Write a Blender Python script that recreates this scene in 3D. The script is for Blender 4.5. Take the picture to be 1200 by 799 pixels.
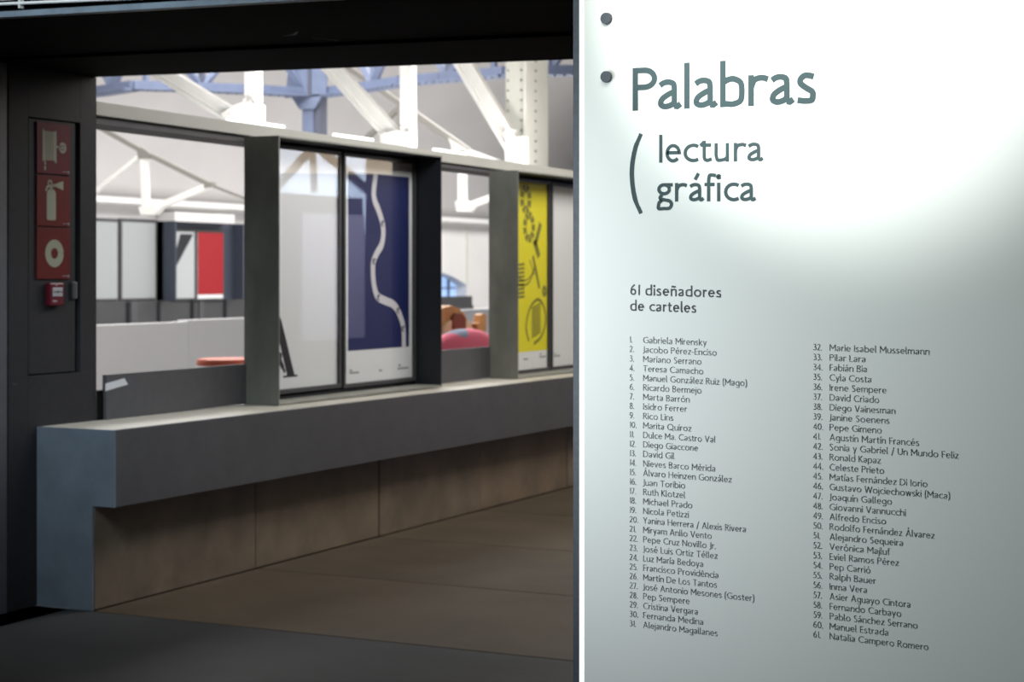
import bpy, math, random
from mathutils import Vector, Matrix
for o in list(bpy.data.objects):
    bpy.data.objects.remove(o, do_unlink=True)
random.seed(7)
SC = bpy.context.scene
COL = SC.collection
R = math.radians

# ------------------------------------------------------------------ camera
# world axes: Y runs along the corridor wall, X across the corridor, camera stands at X=0 Y=0
YAW = math.atan(1025 / 2100)
cd = bpy.data.cameras.new('camera')
cam = bpy.data.objects.new('camera', cd); COL.objects.link(cam)
cam.location = (0, 0, 1.4)
cam.rotation_euler = (R(90), 0, YAW)
cd.sensor_width = 36; cd.lens = 63.0; cd.shift_y = -77.5 / 1200
cd.clip_end = 200; cd.clip_start = .05
cd.dof.use_dof = True; cd.dof.focus_distance = 3.8; cd.dof.aperture_fstop = 7.0
SC.camera = cam
SC.view_settings.view_transform = 'Standard'
SC.view_settings.look = 'None'
SC.view_settings.gamma = 1.0
SC.view_settings.use_curve_mapping = False
SC.view_settings.exposure = 0.0

# ------------------------------------------------------------------ world and lights
w = bpy.data.worlds.new('world'); SC.world = w; w.use_nodes = True
bg = w.node_tree.nodes['Background']
bg.inputs[0].default_value = (.75, .85, 1, 1); bg.inputs[1].default_value = .012


def area(name, loc, target, sx, sy, power, col=(1, 1, 1), spread=180, along=False):
    d = bpy.data.lights.new(name, 'AREA'); d.shape = 'RECTANGLE'; d.size = sx; d.size_y = sy
    d.energy = power; d.color = col; d.spread = R(spread)
    o = bpy.data.objects.new(name, d); COL.objects.link(o); o.location = loc
    o.rotation_euler = (Vector(target) - Vector(loc)).to_track_quat('-Z', 'Y').to_euler()
    if along:      # long side of the lamp parallel to the corridor
        z = (Vector(loc) - Vector(target)).normalized(); y = Vector((0, 1, 0)); y = (y - z * y.dot(z)).normalized()
        o.rotation_euler = Matrix((y.cross(z), y, z)).transposed().to_euler()
    return o


def spot(name, loc, target, angle, blend, power, col=(1, 1, 1), radius=.05):
    d = bpy.data.lights.new(name, 'SPOT'); d.energy = power; d.color = col
    d.spot_size = R(angle); d.spot_blend = blend; d.shadow_soft_size = radius
    o = bpy.data.objects.new(name, d); COL.objects.link(o); o.location = loc
    o.rotation_euler = (Vector(target) - Vector(loc)).to_track_quat('-Z', 'Y').to_euler()
    return o


# hall beyond the openings: unseen fill lamps added above and below
area('hall_top_fill', (-10.6, 22, 5.75), (-10.6, 22, 0), 4, 26, 2300, (1, .98, .96), along=True)
area('hall_up_fill', (-9.0, 21, 1.2), (-10.5, 21, 6), 1.6, 24, 420, (1, .96, .92), along=True)
area('strut_fill', (-5.62, 8.6, 2.15), (-6.05, 8.6, 2.75), .08, 7.4, 95, (1, .98, .95), along=True)  # added behind the header to brighten the struts
# corridor beyond the beam
area('corridor_light', (-3.3, 9.4, 3.3), (-4.9, 9.4, 1.0), 1.0, 5.6, 118, (1, .975, .94), along=True)
area('corridor_floor_fill', (-2.6, 12.5, 3.3), (-4.6, 10.2, 0), 1.4, 3.0, 42, (1, .80, .58))  # warm fill added to lift the floor and lower stone
# near side: cool lamps added as daylight, lamp pool on the sign panel
area('near_daylight', (-3.5, 3.4, 2.1), (-4.75, 5.94, 1.05), .4, .3, 1.7, (.70, .86, 1), 42)
area('near_edge_fill', (-3.2, 2.4, 3.6), (-3.9, 4.62, 2.33), 1.2, .5, 9, (.78, .90, 1), 60)  # unseen lamp added to lift the beam's steel edge
spot('sign_lamp', (-1.36, 2.40, 2.55), (-1.06, 3.6, 2.09), 48, .55, 145, (1, .99, .97), .05)
area('sign_wash', (-1.20, 2.9, 2.75), (-1.25, 3.6, 1.5), .8, .3, 7.5, (.95, 1, .89))
area('sign_side_light', (-2.5, 2.5, 1.35), (-1.3, 3.6, 1.3), .7, 1.0, 9, (.90, .95, 1), 95)
# other side of the corridor (seen only as reflections in the poster glass)
area('opposite_hall_light', (6.3, 31, 5.2), (9.5, 31, 3.0), 4, 16, 3600, (.78, .88, 1), along=True)
area('opposite_wall_light', (1.0, 20.5, 3.4), (3.1, 20.5, 1.4), .6, 4.5, 160, (.9, .92, 1), 120, along=True)  # lamp added to brighten the mirrored boards

# ------------------------------------------------------------------ materials
def mat(name, col, rough=.6, metal=0, noise=0, scale=8, bump=0, bscale=60, spec=.5, emit=None, estr=0, stretch=None):
    m = bpy.data.materials.new(name); m.use_nodes = True
    nt = m.node_tree; b = nt.nodes['Principled BSDF']
    b.inputs['Base Color'].default_value = (*col, 1)
    b.inputs['Roughness'].default_value = rough
    b.inputs['Metallic'].default_value = metal
    b.inputs['Specular IOR Level'].default_value = spec
    if emit:
        b.inputs['Emission Color'].default_value = (*emit, 1)
        b.inputs['Emission Strength'].default_value = estr
    if noise or bump:
        tc = nt.nodes.new('ShaderNodeTexCoord'); src = tc.outputs['Object']
        if stretch:
            mp = nt.nodes.new('ShaderNodeMapping'); mp.inputs['Scale'].default_value = stretch
            nt.links.new(src, mp.inputs[0]); src = mp.outputs[0]
    if noise:
        n = nt.nodes.new('ShaderNodeTexNoise'); n.inputs['Scale'].default_value = scale
        n.inputs['Detail'].default_value = 6; n.inputs['Roughness'].default_value = .62
        nt.links.new(src, n.inputs['Vector'])
        r = nt.nodes.new('ShaderNodeValToRGB')
        r.color_ramp.elements[0].position = .3; r.color_ramp.elements[1].position = .7
        r.color_ramp.elements[0].color = (*[max(0, c * (1 - noise)) for c in col], 1)
        r.color_ramp.elements[1].color = (*[min(1, c * (1 + noise)) for c in col], 1)
        nt.links.new(n.outputs['Fac'], r.inputs[0]); nt.links.new(r.outputs[0], b.inputs['Base Color'])
    if bump:
        n2 = nt.nodes.new('ShaderNodeTexNoise'); n2.inputs['Scale'].default_value = bscale
        n2.inputs['Detail'].default_value = 4
        nt.links.new(src, n2.inputs['Vector'])
        bp = nt.nodes.new('ShaderNodeBump'); bp.inputs['Strength'].default_value = bump
        bp.inputs['Distance'].default_value = .004
        nt.links.new(n2.outputs['Fac'], bp.inputs['Height']); nt.links.new(bp.outputs[0], b.inputs['Normal'])
    return m


def glass(name, ior=1.5, rough=.0):
    m = bpy.data.materials.new(name); m.use_nodes = True
    nt = m.node_tree; nt.nodes.clear()
    def nd(t): return nt.nodes.new(t)
    def mth(op, x, y=None):
        n = nd('ShaderNodeMath'); n.operation = op
        for k, q in enumerate((x, y)):
            if q is None: continue
            if isinstance(q, (int, float)): n.inputs[k].default_value = q
            else: nt.links.new(q, n.inputs[k])
        return n.outputs[0]
    out = nd('ShaderNodeOutputMaterial'); mix = nd('ShaderNodeMixShader'); ge = nd('ShaderNodeNewGeometry')
    dt = nd('ShaderNodeVectorMath'); dt.operation = 'DOT_PRODUCT'
    nt.links.new(ge.outputs['Normal'], dt.inputs[0]); nt.links.new(ge.outputs['Incoming'], dt.inputs[1])
    f0 = ((ior - 1) / (ior + 1)) ** 2
    fac = mth('ADD', mth('MULTIPLY', mth('POWER', mth('SUBTRACT', 1.0, mth('ABSOLUTE', dt.outputs['Value'])), 5.0), 1 - f0), f0)
    t = nd('ShaderNodeBsdfTransparent'); g = nd('ShaderNodeBsdfGlossy')
    g.inputs['Roughness'].default_value = rough
    nt.links.new(fac, mix.inputs[0]); nt.links.new(t.outputs[0], mix.inputs[1])
    nt.links.new(g.outputs[0], mix.inputs[2]); nt.links.new(mix.outputs[0], out.inputs[0])
    return m


M = {}
M['beam'] = mat('black_paint', (.002, .002, .0022), .9, noise=.2, scale=5, spec=.05)
M['beam_edge'] = mat('steel_blue_grey', (.20, .25, .29), .5, noise=.2, scale=14)
M['pillar'] = mat('charcoal_paint', (.028, .028, .031), .6, noise=.12, scale=30, spec=.15)
M['gap'] = mat('black_gap', (.004, .004, .004), .9, spec=.1)
M['fascia'] = mat('dark_grey_lacquer', (.085, .084, .090), .55, noise=.1, scale=9, bump=.05, bscale=300, spec=.35)
M['ledge_top'] = mat('grey_ledge_board', (.50, .48, .42), .55, noise=.12, scale=6, spec=.4)
M['ledge_end'] = mat('blue_grey_steel', (.16, .19, .22), .5, noise=.18, scale=5, spec=.4)
M['stone'] = mat('sandstone_slab', (.185, .140, .096), .42, noise=.30, scale=3.2, bump=.15, bscale=25)
M['stone_b'] = mat('sandstone_slab_grey', (.17, .132, .094), .42, noise=.30, scale=4.2, bump=.15, bscale=25)
M['floor_near'] = mat('floor_slab_grey', (.040, .041, .044), .7, spec=.2, noise=.22, scale=1.6, bump=.1, bscale=30)
M['floor'] = mat('floor_slab_brown', (.078, .059, .040), .66, spec=.2, noise=.2, scale=1.8, bump=.1, bscale=30)
M['floor_b'] = mat('floor_slab_umber', (.070, .054, .037), .66, spec=.2, noise=.22, scale=2.2, bump=.1, bscale=30)
M['joint'] = mat('dark_joint', (.03, .027, .024), .9)
M['box_out'] = mat('grey_green_steel', (.21, .215, .19), .5, noise=.22, scale=5, spec=.4, stretch=(1, 1, .5))
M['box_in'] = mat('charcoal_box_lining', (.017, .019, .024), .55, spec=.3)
M['low'] = mat('dark_back_panel', (.075, .075, .082), .6, noise=.08, scale=20, spec=.3)
M['frame'] = mat('poster_frame_black', (.05, .05, .052), .45, spec=.4)
M['header'] = mat('header_grey', (.42, .42, .39), .6, noise=.06, scale=3)
M['paper'] = mat('poster_paper', (.76, .78, .79), .6)
M['navy'] = mat('navy_ink', (.006, .013, .095), .55)
M['ink'] = mat('black_ink', (.012, .013, .018), .5)
M['ribbon'] = mat('ribbon_print', (.66, .65, .68), .55)
M['yellow'] = mat('yellow_ink', (.76, .69, .02), .6)
M['olive'] = mat('olive_ink', (.20, .19, .035), .6)
M['tiny'] = mat('small_print_grey', (.22, .22, .24), .7)
M['red_ink'] = mat('red_ink', (.34, .006, .012), .5)
M['blue_print'] = mat('blue_print', (.08, .10, .22), .6)
M['glass'] = glass('poster_glass', 1.45)
M['sign_red'] = mat('sign_red', (.10, .007, .015), .6, noise=.06, scale=20, spec=.2)
M['sign_red2'] = mat('sign_red_scarlet', (.105, .008, .007), .6, noise=.06, scale=20, spec=.2)
M['sign_cream'] = mat('sign_cream', (.29, .30, .23), .8)
M['call_red'] = mat('call_point_red', (.11, .005, .014), .35)
M['white_plastic'] = mat('white_plastic', (.36, .36, .37), .4)
M['panel'] = mat('frosted_sign_glass', (.80, .86, .82), .35, spec=.35)
M['panel_frame'] = mat('sign_frame_steel', (.045, .062, .078), .5, 0, noise=.2, scale=60)
M['edge_glow'] = mat('glass_edge_glow', (.9, .93, .92), .4, emit=(.95, 1, .98), estr=.9)  # white glow of the glass edge set by emission, no lamp there
M['bolt'] = mat('bolt_grey', (.06, .075, .092), .5, 0)
M['title'] = mat('teal_grey_vinyl', (.052, .088, .093), .6, spec=.2)
M['text'] = mat('dark_grey_vinyl', (.05, .06, .062), .6)
M['text_thin'] = mat('grey_vinyl', (.075, .088, .09), .6)
M['wall_white'] = mat('white_plaster', (.72, .71, .70), .8, noise=.03, scale=2)
M['vault'] = mat('vault_white', (.52, .505, .50), .8, noise=.05, scale=.6)
M['parapet'] = mat('parapet_white', (.62, .62, .63), .75)
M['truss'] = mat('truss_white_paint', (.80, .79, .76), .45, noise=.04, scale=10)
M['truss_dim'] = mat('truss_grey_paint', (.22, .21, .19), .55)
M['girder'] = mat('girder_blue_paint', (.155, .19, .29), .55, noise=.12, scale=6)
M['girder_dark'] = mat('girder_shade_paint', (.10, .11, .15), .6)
M['column'] = mat('column_cream_paint', (.66, .66, .60), .55, noise=.05, scale=5)
M['led'] = mat('led_tube', (1, 1, 1), .5, emit=(1, .97, .92), estr=2.2)
M['far_box'] = mat('far_box_navy', (.05, .06, .085), .5)
M['far_dark'] = mat('far_dark_panel', (.055, .055, .058), .6, noise=.1, scale=3)
M['window_glow'] = mat('daylit_window_pane', (.2, .3, .5), .3, emit=(.42, .62, 1), estr=.85)
M['wood'] = mat('toy_wood', (.60, .30, .11), .5, noise=.15, scale=12)
M['cream'] = mat('toy_cream', (.80, .62, .42), .6)
M['brown'] = mat('toy_brown', (.22, .06, .035), .6)
M['pink'] = mat('pink_fabric', (.78, .12, .22), .7)
M['bluegrey'] = mat('bluegrey_fabric', (.25, .32, .45), .7)
M['coral'] = mat('coral_red', (.95, .20, .11), .5)
M['tape'] = mat('translucent_tape', (.62, .64, .68), .4)
M['lav'] = mat('opposite_board', (.45, .42, .55), .6)
M['opp_dark'] = mat('opposite_dark', (.03, .03, .04), .6)
M['opp_vault'] = mat('opposite_vault', (.70, .76, .85), .8)
M['scuff'] = mat('pale_scuff', (.06, .06, .06), .8)


# ------------------------------------------------------------------ mesh builder
class MB:
    def __init__(s):
        s.v = []; s.f = []; s.sm = []

    def poly(s, pts, smooth=False):
        n = len(s.v); s.v += [tuple(p) for p in pts]; s.f.append(tuple(range(n, n + len(pts)))); s.sm.append(smooth)
        return s

    def hexa(s, p):
        n = len(s.v); s.v += [tuple(q) for q in p]
        for f in ((0, 3, 2, 1), (4, 5, 6, 7), (0, 1, 5, 4), (1, 2, 6, 5), (2, 3, 7, 6), (3, 0, 4, 7)):
            s.f.append(tuple(n + i for i in f)); s.sm.append(False)
        return s

    def box(s, a, b):
        x0, x1 = sorted((a[0], b[0])); y0, y1 = sorted((a[1], b[1])); z0, z1 = sorted((a[2], b[2]))
        return s.hexa([(x0, y0, z0), (x1, y0, z0), (x1, y1, z0), (x0, y1, z0), (x0, y0, z1), (x1, y0, z1), (x1, y1, z1), (x0, y1, z1)])

    def bar(s, p, q, wd, dp, up=(0, 1, 0)):
        # rectangular bar from p to q; wd measured perpendicular to 'up', dp along 'up'
        p = Vector(p); q = Vector(q); d = (q - p).normalized(); u = Vector(up)
        u = (u - d * u.dot(d)).normalized(); r = d.cross(u)
        c = [(-1, -1), (1, -1), (1, 1), (-1, 1)]
        return s.hexa([p + r * (a * wd / 2) + u * (b * dp / 2) for a, b in c] + [q + r * (a * wd / 2) + u * (b * dp / 2) for a, b in c])

    def tube(s, p, q, r0, r1=None, n=16, caps=True, smooth=True):
        r1 = r0 if r1 is None else r1
        p = Vector(p); q = Vector(q); d = (q - p).normalized()
        u = d.orthogonal().normalized(); t = d.cross(u); n0 = len(s.v)
        for c, r in ((p, r0), (q, r1)):
            for i in range(n):
                a = 2 * math.pi * i / n; s.v.append(tuple(c + u * (r * math.cos(a)) + t * (r * math.sin(a))))
        for i in range(n):
            j = (i + 1) % n; s.f.append((n0 + i, n0 + j, n0 + n + j, n0 + n + i)); s.sm.append(smooth)
        if caps:
            s.f.append(tuple(n0 + i for i in reversed(range(n)))); s.f.append(tuple(n0 + n + i for i in range(n))); s.sm += [False, False]
        return s

    def prism(s, pts, off):
        # extrude a polygon by vector off
        off = Vector(off); n = len(pts); n0 = len(s.v)
        s.v += [tuple(p) for p in pts] + [tuple(Vector(p) + off) for p in pts]
        s.f.append(tuple(n0 + i for i in reversed(range(n)))); s.f.append(tuple(n0 + n + i for i in range(n))); s.sm += [False, False]
        for i in range(n):
            j = (i + 1) % n; s.f.append((n0 + i, n0 + j, n0 + n + j, n0 + n + i)); s.sm.append(False)
        return s

    def ribbon(s, pts, wd, plane, level=0.0):
        # flat stroke of width wd along 2-D points; plane(u, v, level) gives the 3-D point
        P = [Vector(p) for p in pts]
        Q = [P[0]]
        for p in P[1:]:
            if (p - Q[-1]).length > 1e-6: Q.append(p)
        if len(Q) < 2: return s
        wl = wd if isinstance(wd, (list, tuple)) else [wd] * len(Q)
        L = []; Rr = []
        for i, p in enumerate(Q):
            h = wl[min(i, len(wl) - 1)] / 2
            a = (Q[i] - Q[i - 1]).normalized() if i > 0 else None
            b = (Q[i + 1] - Q[i]).normalized() if i < len(Q) - 1 else None
            if a is None: a = b
            if b is None: b = a
            t = (a + b)
            t = t.normalized() if t.length > 1e-6 else a
            nn = Vector((-t.y, t.x)); k = max(.45, nn.dot(Vector((-a.y, a.x))))
            L.append(p + nn * (h / k)); Rr.append(p - nn * (h / k))
        n0 = len(s.v); n = len(Q)
        for p in L: s.v.append(tuple(plane(p.x, p.y, level)))
        for p in Rr: s.v.append(tuple(plane(p.x, p.y, level)))
        for i in range(n - 1):
            s.f.append((n0 + i, n0 + i + 1, n0 + n + i + 1, n0 + n + i)); s.sm.append(False)
        return s

    def build(s, name, m, parent=None, bevel=0):
        org = Vector((0, 0, 0))
        if parent is not None:
            r = parent
            while r.parent: r = r.parent
            org = r.location.copy()
        else:
            xs = [v[0] for v in s.v]; ys = [v[1] for v in s.v]; zs = [v[2] for v in s.v]
            org = Vector(((min(xs) + max(xs)) / 2, (min(ys) + max(ys)) / 2, min(zs)))
        me = bpy.data.meshes.new(name)
        me.from_pydata([(v[0] - org.x, v[1] - org.y, v[2] - org.z) for v in s.v], [], s.f)
        me.polygons.foreach_set('use_smooth', s.sm)
        me.materials.append(m); me.update()
        o = bpy.data.objects.new(name, me); COL.objects.link(o)
        if parent is not None:
            o.parent = parent
            if parent.parent is not None: pass
            # children of a part: the part itself sits at the thing's origin
        else:
            o.location = org
        if bevel:
            b = o.modifiers.new('bevel', 'BEVEL'); b.width = bevel; b.segments = 2; b.limit_method = 'ANGLE'
        return o


def tag(o, label=None, cat=None, group=None, kind=None):
    if label: o['label'] = label
    if cat: o['category'] = cat
    if group: o['group'] = group
    if kind: o['kind'] = kind
    return o


def thing(name, loc, label, cat, group=None):
    o = bpy.data.objects.new(name, None); COL.objects.link(o); o.location = loc
    o.empty_display_size = .1
    return tag(o, label, cat, group)


def setting(name, loc):
    o = bpy.data.objects.new(name, None); COL.objects.link(o); o.location = loc
    return tag(o, kind='structure')


def arc(cx, cy, rx, ry, a0, a1, n=14):
    return [(cx + rx * math.cos(R(a0 + (a1 - a0) * i / n)), cy + ry * math.sin(R(a0 + (a1 - a0) * i / n))) for i in range(n + 1)]


def curve(pts, n=6):
    # Catmull-Rom through the points
    P = [Vector(p) for p in pts]; P = [P[0] * 2 - P[1]] + P + [P[-1] * 2 - P[-2]]; out = []
    for i in range(1, len(P) - 2):
        a, b, c, d = P[i - 1:i + 3]
        for k in range(n):
            t = k / n
            q = .5 * ((2 * b) + (c - a) * t + (2 * a - 5 * b + 4 * c - d) * t * t + (3 * b - a - 3 * c + d) * t ** 3)
            out.append((q.x, q.y))
    out.append(tuple(P[-2])); return out


# ------------------------------------------------------------------ humanist monoline lettering (cap height 1)
X = .70


def glyph(c, w, title=False):
    h = w / 2; m = X / 2; S = []
    acc = None
    base = {'á': ('a', "'"), 'é': ('e', "'"), 'í': ('ı', "'"), 'ó': ('o', "'"), 'ú': ('u', "'"), 'ñ': ('n', '~'), 'ê': ('e', '^'), 'Á': ('A', "'")}
    if c in base: c, acc = base[c]
    W = .5
    if c == 'A': W = .76; S = [[(.05, 0), (.38, 1)], [(.38, 1), (.71, 0)], [(.16, .33), (.60, .33)]]
    elif c == 'B': W = .56; S = [[(h, 0), (h, 1)], [(h, 1 - h), (.26, 1 - h)] + arc(.26, .765, .22, .235 - h, 80, -80, 8) + [(h, .53)], [(h, .53), (.28, .53)] + arc(.28, .265, .28 - h, .265 - h, 85, -85, 8) + [(h, h)]]
    elif c == 'C': W = .76; S = [arc(.5, .5, .5 - h, .5 - h, 52, 308, 16)]
    elif c == 'D': W = .76; S = [[(h, 0), (h, 1)], [(h, 1 - h), (.26, 1 - h)] + arc(.26, .5, .5 - h, .5 - h, 88, -88, 14) + [(h, h)]]
    elif c == 'E': W = .46; S = [[(h, 0), (h, 1)], [(h, 1 - h), (.46, 1 - h)], [(h, .52), (.42, .52)], [(h, h), (.46, h)]]
    elif c == 'F': W = .44; S = [[(h, 0), (h, 1)], [(h, 1 - h), (.46, 1 - h)], [(h, .5), (.40, .5)]]
    elif c == 'G': W = .82; S = [arc(.5, .5, .5 - h, .5 - h, 52, 300, 16) + [(.80, .16), (.80, .46), (.52, .46)]]
    elif c == 'H': W = .70; S = [[(h, 0), (h, 1)], [(W - h, 0), (W - h, 1)], [(h, .52), (W - h, .52)]]
    elif c == 'I': W = w; S = [[(h, 0), (h, 1)]]
    elif c == 'J': W = .22; S = [[(W - h, 1), (W - h, .1)] + curve([(W - h, .1), (W - h - .03, -.04), (-.04, -.14)])]
    elif c == 'K': W = .58; S = [[(h, 0), (h, 1)], [(h, .45), (.54, 1)], [(.14, .56), (.58, 0)]]
    elif c == 'L': W = .44; S = [[(h, 0), (h, 1)], [(h, h), (.46, h)]]
    elif c == 'M': W = .84; S = [[(h, 0), (h, 1)], [(h, .97), (.42, .33)], [(.42, .33), (W - h, .97)], [(W - h, 1), (W - h, 0)]]
    elif c == 'N': W = .74; S = [[(h, 0), (h, 1)], [(h, .97), (W - h, .03)], [(W - h, 0), (W - h, 1)]]
    elif c == 'O': W = .96; S = [arc(.48, .5, .48 - h, .51 - h, 0, 360, 24)]
    elif c == 'P':
        W = .58; S = [[(h, 0), (h, 1)], [(h, 1 - h), (.28, 1 - h)] + arc(.28, .735, .30 - h, .265 - h, 85, -85, 12) + [(h, .47 + h)]]
    elif c == 'Q': W = 1.0; S = [arc(.48, .5, .48 - h, .51 - h, 0, 360, 24), [(.55, .18), (.98, -.1)]]
    elif c == 'R': W = .60; S = [[(h, 0), (h, 1)], [(h, 1 - h), (.26, 1 - h)] + arc(.26, .75, .27 - h, .25 - h, 85, -85, 10) + [(h, .5 + h)], [(.24, .52), (.60, 0)]]
    elif c == 'S': W = .50; S = [curve([(.44, .87), (.32, .96), (.22, 1 - h), (.10, .88), (.07, .74), (.16, .61), (.30, .50), (.42, .37), (.42, .18), (.30, h + .01), (.18, h), (.02 + h, .12)])]
    elif c == 'T': W = .64; S = [[(.32, 0), (.32, 1)], [(0, 1 - h), (.64, 1 - h)]]
    elif c == 'U': W = .68; S = [[(h, 1), (h, .34)] + arc(.34, .34, .34 - h, .34 - h, 180, 360, 14) + [(W - h, 1)]]
    elif c == 'V': W = .70; S = [[(.03, 1), (.35, 0)], [(.35, 0), (.67, 1)]]
    elif c == 'W': W = 1.06; S = [[(.03, 1), (.28, 0)], [(.28, 0), (.53, 1)], [(.53, 1), (.78, 0)], [(.78, 0), (1.03, 1)]]
    elif c == 'Y': W = .64; S = [[(.03, 1), (.32, .45)], [(.61, 1), (.32, .45)], [(.32, .5), (.32, 0)]]
    elif c == 'Z': W = .60; S = [[(.04, 1 - h), (.57, 1 - h), (.04, h), (.60, h)]]
    elif c == 'a':
        W = .52 if not title else .60; e = W - .04 if not title else W - .10
        S = [curve([(.05, X * .80), (.14, X - h - .02), (.27, X - h), (e - h - .03, X - h - .04), (e - h, X * .70)]) + [(e - h, .10)],
             curve([(e - h, X * .58), (.28, X * .50), (h + .05, X * .36), (h, X * .22), (h + .03, h + .03), (.20, h), (.34, h + .03), (e - h, .15)])]
        if title: S[0][-1] = (e - h, h * .7); S.append([(e - h, h * 1.1), (e + .01, h * .9), (W, h + .05)])
    elif c == 'b': W = .60; S = [[(h, 0), (h, 1.06)], curve([(h, X * .80), (.20, X - h - .01), (.34, X - h), (.50, X * .78), (W - h, m), (.50, X * .2), (.34, h), (.20, h), (h, h + .02)])]
    elif c == 'c': W = .50; S = [arc(.36, m, .36 - h, m - h + .005, 55, 305, 14)]
    elif c == 'd': W = .60; S = [[(W - h, 0), (W - h, 1.06)], curve([(W - h, X * .90), (.40, X - h), (.26, X - h), (.10, X * .78), (h, m), (.10, X * .2), (.26, h), (.40, h), (W - h, X * .22)])]
    elif c == 'e': W = .58; S = [[(h, m + .02), (W - h - .01, m + .02)] + arc(.29, m, .29 - h, m - h + .005, 4, 318, 18)]
    elif c == 'f': W = .34; S = [[(.13, 0), (.13, .80)] + curve([(.13, .80), (.16, .97), (.26, 1.05 - h), (.36, 1.03 - h)]), [(0, X - h), (.32, X - h)]]
    elif c == 'g' and title:
        W = .58; S = [arc(.27, X - .235, .235 - h + .02, .235 - h, 0, 360, 18), [(.28, X - h), (.58, X - h)],
                      curve([(.20, X - .45), (.13, .17), (.15, .10), (.30, .06), (.46, .02), (.535, -.10), (.46, -.25), (.26, -.33 + h), (.08, -.27), (h, -.15), (.10, -.03), (.20, .04)])]
    elif c == 'g': W = .58; S = [[(W - h, X), (W - h, -.08)] + curve([(W - h, -.08), (W - .1, -.24), (.28, -.30 + h), (.08, -.22)]), arc(.29, m, .29 - h, m - h, 0, 360, 16)]
    elif c == 'h': W = .54; S = [[(h, 0), (h, 1.06)], curve([(h, X * .72), (.18, X - h - .02), (.32, X - h), (.47, X - .12), (W - h, X * .62)]) + [(W - h, 0)]]
    elif c in 'iı':
        W = w; S = [[(h, 0), (h, X)]]
        if c == 'i':
            r = w * .62; S.append(arc(h, X + .22, r / 2, r / 2, 0, 360, 10))
    elif c == 'j': W = w; S = [[(h, X), (h, -.1)] + curve([(h, -.1), (h - .04, -.22), (h - .14, -.28)]), [(h, X + .16), (h, X + .16 + w)]]
    elif c == 'k': W = .50; S = [[(h, 0), (h, 1.06)], [(h, .30), (.45, X)], [(.14, .38), (.50, 0)]]
    elif c == 'l':
        if title: W = w; S = [[(h, 0), (h, 1.06)]]
        else: W = .17; S = [[(h, 1.06), (h, .12)] + curve([(h, .12), (h + .03, h + .01), (.19, h + .01)])]
    elif c == 'm': W = .88; S = [[(h, 0), (h, X)]] + [curve([(a + h, X * .72), (a + .15, X - h - .02), (a + .27, X - h), (a + .40, X - .12), (a + .46 - h, X * .62)]) + [(a + .46 - h, 0)] for a in (0, .42)]
    elif c == 'n': W = .54; S = [[(h, 0), (h, X)], curve([(h, X * .72), (.18, X - h - .02), (.32, X - h), (.47, X - .12), (W - h, X * .62)]) + [(W - h, 0)]]
    elif c == 'o': W = .66; S = [arc(.33, m, .33 - h, m - h + .01, 0, 360, 18)]
    elif c == 'p': W = .60; S = [[(h, -.3), (h, X)], curve([(h, X * .80), (.20, X - h - .01), (.34, X - h), (.50, X * .78), (W - h, m), (.50, X * .2), (.34, h), (.20, h), (h, h + .03)])]
    elif c == 'q': W = .60; S = [[(W - h, -.3), (W - h, X)], arc(.29, m, .29 - h, m - h, 0, 360, 16)]
    elif c == 'r': W = .33 if not title else .46; S = [[(h, 0), (h, X)], curve([(h, X * .60), (h + .08, X * .84), (W * .70, X - h), (W, X - h - .04)])]
    elif c == 's': W = .42; S = [curve([(.37, X * .86), (.27, X - h), (.17, X - h), (h + .02, X * .80), (h + .02, X * .66), (.20, X * .52), (.34, X * .38), (W - h, X * .22), (.32, h + .01), (.18, h), (.02, .09)])]
    elif c == 't':
        W = .36; S = [[(.15, X + .20 if not title else X + .08), (.15, .18)] + curve([(.15, .18), (.18, h + .03), (.27, h), (.37, h + .04)]), [(0, X - h), (.35, X - h)]]
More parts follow.
